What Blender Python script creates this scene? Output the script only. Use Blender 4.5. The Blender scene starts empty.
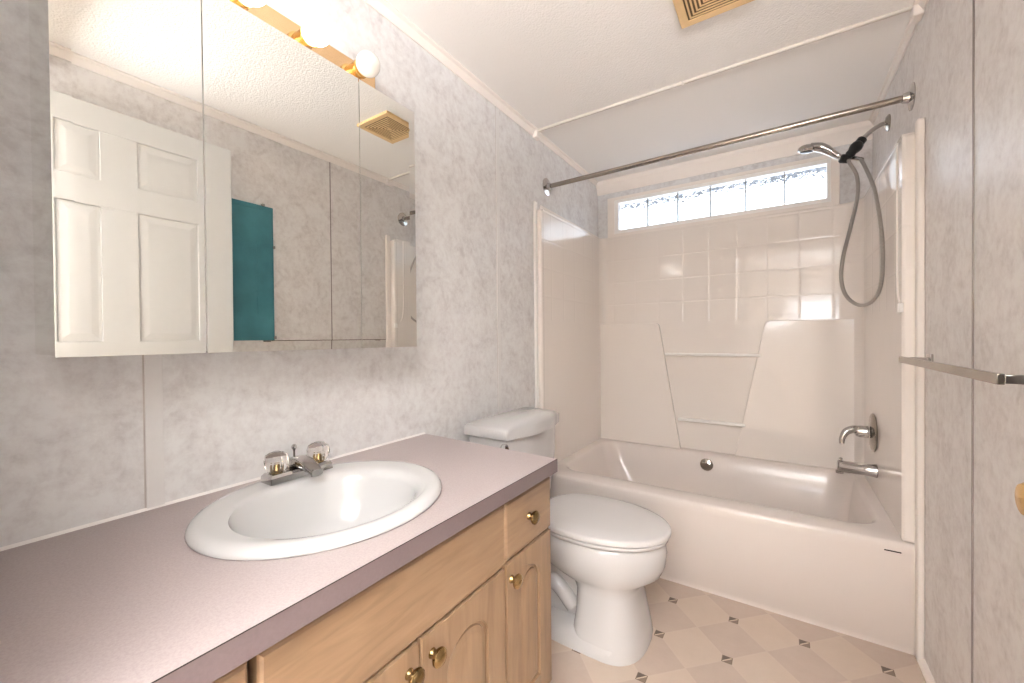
import bpy, bmesh, math, random
from mathutils import Vector, Matrix
from mathutils.geometry import tessellate_polygon
random.seed(4)
PI = math.pi
sc = bpy.context.scene
col = sc.collection

# ------------------------------------------------------------------ camera
F_PX, YAW, PITCH, ROLL, CAM_H = 408.756, 0.58204, 0.00974, -0.00867, 1.1185
cam_data = bpy.data.cameras.new('camera')
cam_data.sensor_width = 36.0
cam_data.lens = F_PX / 1024 * 36.0
cam_data.clip_start = 0.02
cam = bpy.data.objects.new('camera', cam_data)
col.objects.link(cam)
fwd = Vector((-math.sin(YAW) * math.cos(PITCH), math.cos(YAW) * math.cos(PITCH), -math.sin(PITCH)))
rgt = Vector((math.cos(YAW), math.sin(YAW), 0))
up = rgt.cross(fwd)
r2 = math.cos(ROLL) * rgt + math.sin(ROLL) * up
u2 = -math.sin(ROLL) * rgt + math.cos(ROLL) * up
cam.matrix_world = Matrix(((r2.x, u2.x, -fwd.x, 0), (r2.y, u2.y, -fwd.y, 0), (r2.z, u2.z, -fwd.z, CAM_H), (0, 0, 0, 1)))
sc.camera = cam

# ------------------------------------------------------------------ world, exposure
world = bpy.data.worlds.new('sky')
sc.world = world
world.use_nodes = True
bg = world.node_tree.nodes['Background']
bg.inputs[0].default_value = (0.80, 0.89, 1.0, 1)
bg.inputs[1].default_value = 2.4
sc.view_settings.view_transform = 'Standard'
sc.view_settings.look = 'None'
sc.view_settings.gamma = 1
sc.view_settings.use_curve_mapping = False
sc.view_settings.exposure = 1.10
sc.cycles.use_denoising = True
sc.cycles.max_bounces = 14
sc.cycles.diffuse_bounces = 8
sc.cycles.glossy_bounces = 8
sc.cycles.transmission_bounces = 10
sc.cycles.sample_clamp_indirect = 6.0
sc.cycles.blur_glossy = 0.5

# daylight through the window of the room behind the doorway, plus an added fill lamp
def area(name, loc, rot, sx, sy, power, color):
    d = bpy.data.lights.new(name, 'AREA')
    d.shape = 'RECTANGLE'; d.size = sx; d.size_y = sy; d.energy = power; d.color = color
    o = bpy.data.objects.new(name, d)
    o.location = loc; o.rotation_euler = rot
    col.objects.link(o)
    return o
area('bedroom_window_daylight', (-0.06, -2.96, 1.52), (PI / 2, 0, 0), 0.34, 0.38, 5, (0.93, 0.96, 1.0))
area('added_fill_uplight', (0.4, -0.95, 1.75), (PI, 0, 0), 0.6, 0.6, 140, (0.98, 0.985, 1.0))  # added to lift the soft light; no lamp stands in the bedroom
BULB_STRENGTH = 10.0

# ------------------------------------------------------------------ materials
def nodes_of(name):
    m = bpy.data.materials.new(name); m.use_nodes = True
    nt = m.node_tree
    return m, nt, nt.nodes, nt.links, nt.nodes['Principled BSDF']
def pbr(name, color, rough=0.5, metal=0.0, spec=0.5, coat=0.0, trans=0.0, ior=1.5, noise=0.0, nscale=30, bump=0.0, bscale=200):
    m, nt, N, L, b = nodes_of(name)
    b.inputs['Base Color'].default_value = (*color, 1)
    b.inputs['Roughness'].default_value = rough
    b.inputs['Metallic'].default_value = metal
    b.inputs['Specular IOR Level'].default_value = spec
    b.inputs['Coat Weight'].default_value = coat
    b.inputs['Transmission Weight'].default_value = trans
    b.inputs['IOR'].default_value = ior
    tc = N.new('ShaderNodeNewGeometry')
    if noise:
        n = N.new('ShaderNodeTexNoise'); n.inputs['Scale'].default_value = nscale; n.inputs['Detail'].default_value = 4
        r = N.new('ShaderNodeMixRGB'); r.inputs[1].default_value = (*[c * (1 - noise) for c in color], 1)
        r.inputs[2].default_value = (*[min(1, c * (1 + noise)) for c in color], 1)
        L.new(tc.outputs['Position'], n.inputs['Vector']); L.new(n.outputs['Fac'], r.inputs[0]); L.new(r.outputs[0], b.inputs['Base Color'])
    if bump:
        n = N.new('ShaderNodeTexNoise'); n.inputs['Scale'].default_value = bscale; n.inputs['Detail'].default_value = 3
        bp = N.new('ShaderNodeBump'); bp.inputs['Strength'].default_value = bump; bp.inputs['Distance'].default_value = 0.002
        L.new(tc.outputs['Position'], n.inputs['Vector']); L.new(n.outputs['Fac'], bp.inputs['Height']); L.new(bp.outputs[0], b.inputs['Normal'])
    return m

def ramp(N, stops):
    r = N.new('ShaderNodeValToRGB')
    e = r.color_ramp.elements
    e[0].position, e[0].color = stops[0][0], (*stops[0][1], 1)
    e[1].position, e[1].color = stops[-1][0], (*stops[-1][1], 1)
    for p_, c_ in stops[1:-1]:
        x = e.new(p_); x.color = (*c_, 1)
    return r

def wallpaper(name, dark, mid, light):
    m, nt, N, L, b = nodes_of(name)
    g = N.new('ShaderNodeNewGeometry')
    n1 = N.new('ShaderNodeTexNoise'); n1.inputs['Scale'].default_value = 10.5; n1.inputs['Detail'].default_value = 9; n1.inputs['Roughness'].default_value = 0.72; n1.inputs['Distortion'].default_value = 0.4
    n2 = N.new('ShaderNodeTexNoise'); n2.inputs['Scale'].default_value = 42.0; n2.inputs['Detail'].default_value = 6; n2.inputs['Roughness'].default_value = 0.65
    mx = N.new('ShaderNodeMath'); mx.operation = 'MULTIPLY_ADD'; mx.inputs[1].default_value = 0.42
    sc_ = N.new('ShaderNodeMath'); sc_.operation = 'MULTIPLY'; sc_.inputs[1].default_value = 0.58
    L.new(g.outputs['Position'], n1.inputs['Vector']); L.new(g.outputs['Position'], n2.inputs['Vector'])
    L.new(n1.outputs['Fac'], sc_.inputs[0]); L.new(n2.outputs['Fac'], mx.inputs[0]); L.new(sc_.outputs[0], mx.inputs[2])
    r = ramp(N, [(0.37, dark), (0.475, mid), (0.57, light)])
    L.new(mx.outputs[0], r.inputs[0]); L.new(r.outputs[0], b.inputs['Base Color'])
    b.inputs['Roughness'].default_value = 0.42
    b.inputs['Specular IOR Level'].default_value = 0.35
    bp = N.new('ShaderNodeBump'); bp.inputs['Strength'].default_value = 0.12; bp.inputs['Distance'].default_value = 0.002
    L.new(n2.outputs['Fac'], bp.inputs['Height']); L.new(bp.outputs[0], b.inputs['Normal'])
    return m

def ceiling_mat():
    m, nt, N, L, b = nodes_of('textured_ceiling')
    b.inputs['Base Color'].default_value = (0.91, 0.89, 0.87, 1)
    b.inputs['Roughness'].default_value = 0.9
    g = N.new('ShaderNodeNewGeometry')
    n = N.new('ShaderNodeTexNoise'); n.inputs['Scale'].default_value = 110; n.inputs['Detail'].default_value = 3
    v = N.new('ShaderNodeTexVoronoi'); v.inputs['Scale'].default_value = 150
    a = N.new('ShaderNodeMath'); a.operation = 'SUBTRACT'
    bp = N.new('ShaderNodeBump'); bp.inputs['Distance'].default_value = 0.006; bp.inputs['Strength'].default_value = 0.55
    for q in (n, v): L.new(g.outputs['Position'], q.inputs['Vector'])
    L.new(n.outputs['Fac'], a.inputs[0]); L.new(v.outputs['Distance'], a.inputs[1])
    L.new(a.outputs[0], bp.inputs['Height']); L.new(bp.outputs[0], b.inputs['Normal'])
    # the part over the tub is smoother
    sx = N.new('ShaderNodeSeparateXYZ'); L.new(g.outputs['Position'], sx.inputs[0])
    mr = N.new('ShaderNodeMapRange'); mr.inputs['From Min'].default_value = 1.92; mr.inputs['From Max'].default_value = 1.93
    mr.inputs['To Min'].default_value = 0.22; mr.inputs['To Max'].default_value = 0.06
    L.new(sx.outputs['Y'], mr.inputs['Value']); L.new(mr.outputs[0], bp.inputs['Strength'])
    return m

def floor_mat():
    """vinyl: diagonal squares of two tones with small dark insets at the corners"""
    m, nt, N, L, b = nodes_of('vinyl_floor')
    g = N.new('ShaderNodeNewGeometry'); s = N.new('ShaderNodeSeparateXYZ'); L.new(g.outputs['Position'], s.inputs[0])
    def M(op, a, c=None, cl=False):
        n = N.new('ShaderNodeMath'); n.operation = op; n.use_clamp = cl
        for i, q in enumerate((a, c)):
            if q is None: continue
            if isinstance(q, (int, float)): n.inputs[i].default_value = q
            else: L.new(q, n.inputs[i])
        return n.outputs[0]
    P = 0.2265
    u = M('DIVIDE', M('SUBTRACT', s.outputs['X'], -0.384), P)
    v = M('DIVIDE', M('SUBTRACT', s.outputs['Y'], 1.806), 0.2335)
    a = M('ADD', u, v); c = M('SUBTRACT', u, v)
    par = M('ABSOLUTE', M('MODULO', M('ADD', M('FLOOR', a), M('FLOOR', c)), 2))
    # soft seams between the diagonal squares
    fa = M('ABSOLUTE', M('SUBTRACT', M('FRACT', a), 0.5)); fc = M('ABSOLUTE', M('SUBTRACT', M('FRACT', c), 0.5))
    seam = M('GREATER_THAN', M('MAXIMUM', fa, fc), 0.485)
    du = M('SUBTRACT', u, M('ROUND', u)); dv = M('SUBTRACT', v, M('ROUND', v))
    ins = M('LESS_THAN', M('MAXIMUM', M('ABSOLUTE', du), M('ABSOLUTE', dv)), 0.072)
    edge = M('GREATER_THAN', M('MAXIMUM', M('ABSOLUTE', du), M('ABSOLUTE', dv)), 0.060)
    diag = M('LESS_THAN', M('ABSOLUTE', M('SUBTRACT', du, dv)), 0.014)
    tri = M('GREATER_THAN', M('SUBTRACT', du, dv), 0)
    nz = N.new('ShaderNodeTexNoise'); nz.inputs['Scale'].default_value = 14; nz.inputs['Detail'].default_value = 7; nz.inputs['Roughness'].default_value = 0.7
    L.new(g.outputs['Position'], nz.inputs['Vector'])
    def mix(f, A, B):
        n = N.new('ShaderNodeMixRGB')
        L.new(f, n.inputs[0])
        for i, q in ((1, A), (2, B)):
            if isinstance(q, tuple): n.inputs[i].default_value = (*q, 1)
            else: L.new(q, n.inputs[i])
        return n.outputs[0]
    light = mix(nz.outputs['Fac'], (0.46, 0.37, 0.30), (0.54, 0.445, 0.365))
    dark = mix(nz.outputs['Fac'], (0.40, 0.315, 0.262), (0.485, 0.395, 0.33))
    base = mix(par, light, dark)
    base = mix(M('MULTIPLY', seam, 0.35), base, (0.52, 0.43, 0.36))
    insc = mix(tri, (0.09, 0.062, 0.045), (0.18, 0.13, 0.095))
    insc = mix(diag, insc, (0.52, 0.42, 0.32)); insc = mix(edge, insc, (0.14, 0.10, 0.07))
    base = mix(ins, base, insc)
    L.new(base, b.inputs['Base Color'])
    b.inputs['Roughness'].default_value = 0.38
    return m

def surround_mat():
    """glossy moulded panel: square tile pattern embossed above the ledge"""
    m, nt, N, L, b = nodes_of('moulded_surround')
    b.inputs['Base Color'].default_value = (0.82, 0.77, 0.73, 1)
    b.inputs['Roughness'].default_value = 0.12
    b.inputs['Coat Weight'].default_value = 0.08
    b.inputs['Coat Roughness'].default_value = 0.05
    g = N.new('ShaderNodeNewGeometry'); s = N.new('ShaderNodeSeparateXYZ'); L.new(g.outputs['Position'], s.inputs[0])
    sn = N.new('ShaderNodeSeparateXYZ'); L.new(g.outputs['Normal'], sn.inputs[0])
    def M(op, a, c=None):
        n = N.new('ShaderNodeMath'); n.operation = op
        for i, q in enumerate((a, c)):
            if q is None: continue
            if isinstance(q, (int, float)): n.inputs[i].default_value = q
            else: L.new(q, n.inputs[i])
        return n.outputs[0]
    def groove(coord, off):
        t = M('DIVIDE', M('SUBTRACT', coord, off), 0.1545)
        d = M('ABSOLUTE', M('SUBTRACT', t, M('ROUND', t)))     # 0 in the groove
        n = N.new('ShaderNodeMapRange'); n.interpolation_type = 'SMOOTHSTEP'
        n.inputs['From Min'].default_value = 0.0; n.inputs['From Max'].default_value = 0.055
        n.inputs['To Min'].default_value = 0; n.inputs['To Max'].default_value = 1
        L.new(d, n.inputs['Value']); return n.outputs[0]
    isback = M('GREATER_THAN', M('ABSOLUTE', sn.outputs['Y']), 0.7)
    gx = M('MAXIMUM', groove(s.outputs['X'], -0.685), M('SUBTRACT', 1, isback))
    gy = M('MAXIMUM', groove(s.outputs['Y'], 2.07), isback)
    gz = groove(s.outputs['Z'], 1.655)
    h = M('MINIMUM', M('MINIMUM', gx, gy), gz)
    h = M('MAXIMUM', h, M('LESS_THAN', s.outputs['Z'], 1.215))
    wv = N.new('ShaderNodeTexNoise'); wv.inputs['Scale'].default_value = 5; wv.inputs['Detail'].default_value = 1
    L.new(g.outputs['Position'], wv.inputs['Vector'])
    h2 = M('ADD', h, M('MULTIPLY', wv.outputs['Fac'], 1.5))
    bp = N.new('ShaderNodeBump'); bp.inputs['Strength'].default_value = 0.4; bp.inputs['Distance'].default_value = 0.0017
    L.new(h2, bp.inputs['Height']); L.new(bp.outputs[0], b.inputs['Normal']); L.new(bp.outputs[0], b.inputs['Coat Normal'])
    return m

def wood_mat(name, scale_vec):
    m, nt, N, L, b = nodes_of(name)
    g = N.new('ShaderNodeNewGeometry'); mp = N.new('ShaderNodeMapping'); mp.inputs['Scale'].default_value = scale_vec
    n = N.new('ShaderNodeTexNoise'); n.inputs['Scale'].default_value = 6; n.inputs['Detail'].default_value = 5; n.inputs['Distortion'].default_value = 0.6
    L.new(g.outputs['Position'], mp.inputs['Vector']); L.new(mp.outputs[0], n.inputs['Vector'])
    r = ramp(N, [(0.32, (0.19, 0.117, 0.066)), (0.5, (0.235, 0.149, 0.087)), (0.7, (0.27, 0.175, 0.105))])
    L.new(n.outputs['Fac'], r.inputs[0]); L.new(r.outputs[0], b.inputs['Base Color'])
    b.inputs['Roughness'].default_value = 0.36
    b.inputs['Coat Weight'].default_value = 0.15
    return m

def laminate():
    m, nt, N, L, b = nodes_of('mauve_laminate')
    g = N.new('ShaderNodeNewGeometry')
    n = N.new('ShaderNodeTexNoise'); n.inputs['Scale'].default_value = 260; n.inputs['Detail'].default_value = 4; n.inputs['Roughness'].default_value = 0.8
    L.new(g.outputs['Position'], n.inputs['Vector'])
    r = ramp(N, [(0.35, (0.355, 0.298, 0.292)), (0.6, (0.415, 0.357, 0.352))])
    L.new(n.outputs['Fac'], r.inputs[0]); L.new(r.outputs[0], b.inputs['Base Color'])
    b.inputs['Roughness'].default_value = 0.38
    return m

def hose_mat():
    m, nt, N, L, b = nodes_of('ribbed_chrome_hose')
    b.inputs['Base Color'].default_value = (0.40, 0.375, 0.35, 1); b.inputs['Metallic'].default_value = 1; b.inputs['Roughness'].default_value = 0.28
    g = N.new('ShaderNodeNewGeometry'); w = N.new('ShaderNodeTexWave'); w.bands_direction = 'Z'; w.inputs['Scale'].default_value = 55
    L.new(g.outputs['Position'], w.inputs['Vector'])
    bp = N.new('ShaderNodeBump'); bp.inputs['Strength'].default_value = 0.8; bp.inputs['Distance'].default_value = 0.002
    L.new(w.outputs['Fac'], bp.inputs['Height']); L.new(bp.outputs[0], b.inputs['Normal'])
    return m

def wavy_glass():
    m, nt, N, L, b = nodes_of('wavy_pane_glass')
    b.inputs['Base Color'].default_value = (0.95, 0.98, 1, 1); b.inputs['Transmission Weight'].default_value = 1
    b.inputs['Roughness'].default_value = 0.04; b.inputs['IOR'].default_value = 1.45
    g = N.new('ShaderNodeNewGeometry')
    n = N.new('ShaderNodeTexNoise'); n.inputs['Scale'].default_value = 26; n.inputs['Detail'].default_value = 2; n.inputs['Distortion'].default_value = 1.2
    L.new(g.outputs['Position'], n.inputs['Vector'])
    bp = N.new('ShaderNodeBump'); bp.inputs['Strength'].default_value = 0.6; bp.inputs['Distance'].default_value = 0.009
    L.new(n.outputs['Fac'], bp.inputs['Height']); L.new(bp.outputs[0], b.inputs['Normal'])
    return m

def teal_mat():
    m, nt, N, L, b = nodes_of('teal_paint')
    g = N.new('ShaderNodeNewGeometry')
    n = N.new('ShaderNodeTexNoise'); n.inputs['Scale'].default_value = 7; n.inputs['Detail'].default_value = 6
    L.new(g.outputs['Position'], n.inputs['Vector'])
    r = ramp(N, [(0.3, (0.03, 0.15, 0.19)), (0.7, (0.055, 0.23, 0.27))])
    L.new(n.outputs['Fac'], r.inputs[0]); L.new(r.outputs[0], b.inputs['Base Color'])
    b.inputs['Roughness'].default_value = 0.45
    return m

M = dict(
    paper=wallpaper('mottled_wallpaper', (0.56, 0.54, 0.545), (0.665, 0.655, 0.66), (0.73, 0.73, 0.735)),
    paper_r=wallpaper('mottled_wallpaper_right', (0.58, 0.54, 0.52), (0.685, 0.65, 0.635), (0.75, 0.725, 0.71)),
    ceiling=ceiling_mat(), floor=floor_mat(), surround=surround_mat(),
    trim=pbr('cream_trim_paint', (0.84, 0.785, 0.74), 0.4, noise=0.03),
    white=pbr('white_trim_paint', (0.90, 0.885, 0.865), 0.35, noise=0.02),
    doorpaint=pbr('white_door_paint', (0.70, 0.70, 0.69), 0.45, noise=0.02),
    tub=pbr('almond_acrylic', (0.70, 0.64, 0.605), 0.2, coat=0.1, noise=0.01, nscale=3),
    porcelain=pbr('white_porcelain', (0.56, 0.56, 0.56), 0.08, coat=0.2, noise=0.01, nscale=3),
    china=pbr('white_china_toilet', (0.53, 0.52, 0.52), 0.09, coat=0.2, noise=0.01, nscale=3),
    seatplastic=pbr('white_seat_plastic', (0.62, 0.605, 0.605), 0.16, noise=0.01, nscale=3),
    wood=wood_mat('maple_horizontal', (2.5, 0.9, 7.0)), woodv=wood_mat('maple_upright', (2.5, 6.0, 0.8)),
    laminate=laminate(),
    edge=pbr('laminate_edge_shade', (0.135, 0.102, 0.105), 0.35, noise=0.12, nscale=200),  # shade of the counter's front face put into the colour
    caulk=pbr('white_caulk', (0.86, 0.84, 0.82), 0.5, noise=0.02),
    dark=pbr('gap_shade_and_dark_marks', (0.02, 0.013, 0.01), 0.8, noise=0.1),  # near-black: painted gap shade on the vanity, also the scuff and edge seam
    chrome=pbr('chrome', (0.50, 0.48, 0.465), 0.07, metal=1, noise=0.03, nscale=12),
    rodm=pbr('brushed_nickel_rod', (0.37, 0.33, 0.285), 0.2, metal=1, noise=0.12, nscale=16),
    brass=pbr('polished_brass', (0.72, 0.47, 0.17), 0.14, metal=1, noise=0.08, nscale=25),
    agedbrass=pbr('aged_brass_knob', (0.34, 0.23, 0.105), 0.2, metal=1, noise=0.2, nscale=60),
    plate=pbr('brushed_brass_plate', (0.80, 0.56, 0.32), 0.22, metal=1, noise=0.05, nscale=20),
    mirror=pbr('mirror_silver', (0.86, 0.87, 0.845), 0.0, metal=1, noise=0.004, nscale=2),
    acrylic=pbr('clear_acrylic', (0.97, 0.95, 0.92), 0.03, trans=1, ior=1.49, noise=0.01),
    glass=wavy_glass(),
    muntin=pbr('grey_glazing_bar', (0.42, 0.43, 0.44), 0.4, noise=0.05),
    seamdark=pbr('dark_grey_seam', (0.26, 0.23, 0.22), 0.5, noise=0.05),
    seam=pbr('grey_seam', (0.50, 0.46, 0.44), 0.5, noise=0.05),
    batten=pbr('pale_grey_batten', (0.70, 0.69, 0.69), 0.45, noise=0.04, nscale=60),
    crossbar=pbr('cream_ceiling_batten', (0.70, 0.65, 0.60), 0.6, noise=0.03),
    black=pbr('black_plastic', (0.015, 0.015, 0.015), 0.3, noise=0.1),
    ventm=pbr('aged_yellow_plastic', (0.74, 0.52, 0.27), 0.5, noise=0.08),
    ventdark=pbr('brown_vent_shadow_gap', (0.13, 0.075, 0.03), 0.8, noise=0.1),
    hose=hose_mat(), teal=teal_mat(),
    unlit=pbr('white_glass_bulb', (0.88, 0.85, 0.80), 0.15, noise=0.01),
    carpet=pbr('beige_carpet', (0.50, 0.44, 0.38), 0.95, noise=0.15, nscale=80),
    bedwall=pbr('cream_bedroom_paint', (0.76, 0.72, 0.67), 0.7, noise=0.03),
    soffit=pbr('grey_eave_paint', (0.22, 0.22, 0.23), 0.8, noise=0.05),
)
def lamp_mat():
    m, nt, N, L, b = nodes_of('lit_bulb_glass')
    b.inputs['Base Color'].default_value = (0.9, 0.88, 0.84, 1)
    b.inputs['Emission Color'].default_value = (1.0, 0.97, 0.935, 1)
    b.inputs['Emission Strength'].default_value = BULB_STRENGTH
    return m
M['lit'] = lamp_mat()

# ------------------------------------------------------------------ mesh helpers
def V(*a): return Vector(a)
def frame_of(axis):
    a = axis.normalized()
    t = V(0, 0, 1) if abs(a.z) < 0.9 else V(1, 0, 0)
    u = a.cross(t).normalized()
    return u, a.cross(u).normalized()
class MB:
    def __init__(s): s.v = []; s.f = []
    def add(s, vs, fs):
        o = len(s.v); s.v += [Vector(q) for q in vs]; s.f += [tuple(i + o for i in f) for f in fs]; return s
    def box(s, x0, x1, y0, y1, z0, z1):
        vs = [(x, y, z) for x in (x0, x1) for y in (y0, y1) for z in (z0, z1)]
        return s.add(vs, [(0, 1, 3, 2), (4, 6, 7, 5), (0, 4, 5, 1), (2, 3, 7, 6), (0, 2, 6, 4), (1, 5, 7, 3)])
    def loft(s, rings, cap0=True, cap1=True, closed=False):
        n = len(rings[0]); vs = [p for r in rings for p in r]; fs = []
        R = len(rings)
        for i in range(R if closed else R - 1):
            for j in range(n):
                a = i * n + j; b_ = i * n + (j + 1) % n; c = ((i + 1) % R) * n + (j + 1) % n; d = ((i + 1) % R) * n + j
                fs.append((a, b_, c, d))
        if not closed:
            if cap0: fs.append(tuple(reversed(range(n))))
            if cap1: fs.append(tuple((R - 1) * n + j for j in range(n)))
        return s.add(vs, fs)
    def cyl(s, p0, p1, r0, r1=None, n=24):
        p0, p1 = Vector(p0), Vector(p1); r1 = r0 if r1 is None else r1
        return s.lathe([(r0, 0), (r1, (p1 - p0).length)], p0, p1 - p0, n)
    def lathe(s, prof, origin, axis, n=28, squash=1.0):
        o = Vector(origin); a = Vector(axis).normalized(); u, w = frame_of(a)
        rings = [[o + a * h + u * (r * math.cos(2 * PI * k / n)) + w * (r * squash * math.sin(2 * PI * k / n)) for k in range(n)] for r, h in prof]
        return s.loft(rings)
    def tube(s, pts, r, n=12, smooth=0, squash=1.0):
        pts = [Vector(q) for q in pts]
        rad = list(r) if isinstance(r, (list, tuple)) else [r] * len(pts)
        if smooth:
            out = []; ro = []
            for i in range(len(pts) - 1):
                p0 = pts[max(i - 1, 0)]; p1 = pts[i]; p2 = pts[i + 1]; p3 = pts[min(i + 2, len(pts) - 1)]
                for k in range(smooth):
                    t = k / smooth
                    out.append(0.5 * ((2 * p1) + (p2 - p0) * t + (2 * p0 - 5 * p1 + 4 * p2 - p3) * t * t + (3 * p1 - p0 - 3 * p2 + p3) * t ** 3))
                    ro.append(rad[i] * (1 - t) + rad[i + 1] * t)
            out.append(pts[-1]); ro.append(rad[-1]); pts, rad = out, ro
        t0 = (pts[1] - pts[0]).normalized(); u, w = frame_of(t0); rings = []
        for i, q in enumerate(pts):
            t = (pts[min(i + 1, len(pts) - 1)] - pts[max(i - 1, 0)]).normalized()
            u = (u - t * u.dot(t)).normalized(); w = t.cross(u)
            rings.append([q + u * (rad[i] * math.cos(2 * PI * k / n)) + w * (rad[i] * squash * math.sin(2 * PI * k / n)) for k in range(n)])
        return s.loft(rings)
    def prism(s, outer, holes, to3, d0, d1):
        """polygon (with holes) in 2D pushed from depth d0 to d1; to3(a, b, d) gives the point"""
        loops = [outer] + list(holes)
        flat = [q for l in loops for q in l]
        tris = tessellate_polygon([[Vector((a, b, 0)) for a, b in l] for l in loops])
        n = len(flat)
        vs = [to3(a, b, d0) for a, b in flat] + [to3(a, b, d1) for a, b in flat]
        fs = [tuple(t) for t in tris] + [tuple(i + n for i in reversed(t)) for t in tris]
        o = 0
        for l in loops:
            for j in range(len(l)):
                a = o + j; b_ = o + (j + 1) % len(l)
                fs.append((a, b_, b_ + n, a + n))
            o += len(l)
        return s.add(vs, fs)
    def build(s, name, mat, parent=None, origin=None, bevel=0.0, segs=2, smooth=True, angle=35, subsurf=0):
        root = parent
        while root is not None and root.parent is not None: root = root.parent
        o = Vector(origin) if origin is not None else (root.location.copy() if root is not None else V(0, 0, 0))
        me = bpy.data.meshes.new(name)
        me.from_pydata([tuple(q - o) for q in s.v], [], s.f)
        bm = bmesh.new(); bm.from_mesh(me)
        bmesh.ops.recalc_face_normals(bm, faces=bm.faces)
        bm.to_mesh(me); bm.free()
        me.materials.append(mat)
        if smooth:
            me.shade_smooth(); me.set_sharp_from_angle(angle=math.radians(angle))
        ob = bpy.data.objects.new(name, me); col.objects.link(ob)
        if parent is not None: ob.parent = parent
        else: ob.location = o
        if bevel:
            b = ob.modifiers.new('bevel', 'BEVEL'); b.width = bevel; b.segments = segs; b.limit_method = 'ANGLE'; b.angle_limit = math.radians(30); b.harden_normals = False
        if subsurf:
            b = ob.modifiers.new('sub', 'SUBSURF'); b.levels = subsurf; b.render_levels = subsurf
        return ob
def thing(name, label, cat, loc, group=None):
    o = bpy.data.objects.new(name, None); o.empty_display_size = 0.05
    col.objects.link(o); o.location = loc; o['label'] = label; o['category'] = cat
    if group: o['group'] = group
    return o
def tag(o, label, cat):
    o['label'] = label; o['category'] = cat; return o
def struct(o, label=None):
    o['kind'] = 'structure'
    if label: o['label'] = label
    return o
def rrect(x0, x1, y0, y1, r, k=6):
    pts = []
    for cx, cy, a0 in ((x1 - r, y1 - r, 0), (x0 + r, y1 - r, 90), (x0 + r, y0 + r, 180), (x1 - r, y0 + r, 270)):
        for i in range(k + 1):
            a = math.radians(a0 + 90 * i / k); pts.append((cx + r * math.cos(a), cy + r * math.sin(a)))
    return pts
XY = lambda a, b, d: V(a, b, d)      # plan outline, depth = height
YZ = lambda a, b, d: V(d, a, b)      # outline on a left/right wall
XZ = lambda a, b, d: V(a, d, b)      # outline on the back wall

# ------------------------------------------------------------------ room shell
XL, XR, YB, YT, ZC = -1.119, 0.405, 2.86, 1.926, 2.24
T = 0.1
struct(MB().box(XL - T, XR + T, -0.11, YB + T, -0.06, 0.0).build('floor', M['floor'], smooth=False), 'beige vinyl floor with small dark square insets')
struct(MB().box(XL - T, XR + T, -0.11, YB + T, ZC, ZC + 0.06).build('ceiling', M['ceiling'], smooth=False), 'cream textured ceiling')
struct(MB().box(XL - T, XL, -0.11, YB + T, 0, ZC).build('wall_left', M['paper'], smooth=False), 'grey mottled wallpaper wall behind the mirror cabinet')
struct(MB().box(XR, XR + T, -0.11, YB + T, 0, ZC).build('wall_right', M['paper_r'], smooth=False), 'mottled wallpaper wall with the towel bar')
HX0, HX1, HZ0, HZ1 = -0.995, 0.235, 1.845, 2.092
struct(MB().prism([(XL, 0), (XR, 0), (XR, ZC), (XL, ZC)], [[(HX0, HZ0), (HX0, HZ1), (HX1, HZ1), (HX1, HZ0)]], XZ, YB, YB + T).build('wall_back', M['paper'], smooth=False), 'wall above the tub with the long window')
DX0, DX1, DZ = -0.46, 0.372, 2.06
struct(MB().prism([(XL, 0), (DX0, 0), (DX0, DZ), (DX1, DZ), (DX1, 0), (XR, 0), (XR, ZC), (XL, ZC)], [], XZ, -0.11, -0.01).build('wall_front', M['paper'], smooth=False))

# room behind the doorway
BX0, BX1, BY0 = -1.9, 1.6, -3.0
struct(MB().box(BX0, BX1, BY0, -0.11, -0.06, 0).build('floor_bedroom', M['carpet'], smooth=False))
struct(MB().box(BX0, BX1, BY0, -0.11, ZC, ZC + 0.06).build('ceiling_bedroom', M['ceiling'], smooth=False))
struct(MB().box(BX0 - T, BX0, BY0 - T, -0.11, 0, ZC).build('wall_bedroom_left', M['bedwall'], smooth=False))
struct(MB().box(BX1, BX1 + T, BY0 - T, -0.11, 0, ZC).build('wall_bedroom_right', M['bedwall'], smooth=False))
struct(MB().prism([(BX0, 0), (BX1, 0), (BX1, ZC), (BX0, ZC)], [[(-0.26, 1.30), (-0.26, 1.74), (0.14, 1.74), (0.14, 1.30)]], XZ, BY0 - T, BY0).build('wall_bedroom_far', M['bedwall'], smooth=False))
w2 = MB().prism([(-0.31, 1.25), (0.19, 1.25), (0.19, 1.79), (-0.31, 1.79)], [[(-0.24, 1.32), (-0.24, 1.72), (0.12, 1.72), (0.12, 1.32)]], XZ, BY0 - 0.05, BY0 + 0.02)
struct(w2.build('window_2', M['white'], bevel=0.004))
struct(MB().box(BX0, XL - T, -0.11, -0.01, 0, ZC).box(XR + T, BX1, -0.11, -0.01, 0, ZC).build('wall_bedroom_near', M['bedwall'], smooth=False))

# ------------------------------------------------------------------ trims
def crown_profile(y0, y1, x, sx, z0, z1, d):
    """cove strip along Y: a little profile lofted between y0 and y1"""
    pr = [(0, z0), (0.006, z0), (0.009, z0 + (z1 - z0) * .25), (d * .6, z0 + (z1 - z0) * .7), (d, z0 + (z1 - z0) * .82), (d, z1), (0, z1)]
    return MB().loft([[V(x + sx * a, y, b) for a, b in pr] for y in (y0, y1)])
n_t = [0]
def trim(mb, mat='trim', bevel=0.0, label=None):
    n_t[0] += 1
    o = struct(mb.build('trim_%d' % n_t[0], M[mat], bevel=bevel, angle=25), label); return o
trim(crown_profile(-0.01, YT, XL, 1, 2.205, ZC, 0.028), label='crown strip above the left wall')
trim(crown_profile(-0.01, YT, XR, -1, 2.205, ZC, 0.028), label='crown strip above the right wall')
trim(crown_profile(YT + 0.03, YB, XL, 1, 2.212, ZC, 0.02))
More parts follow.
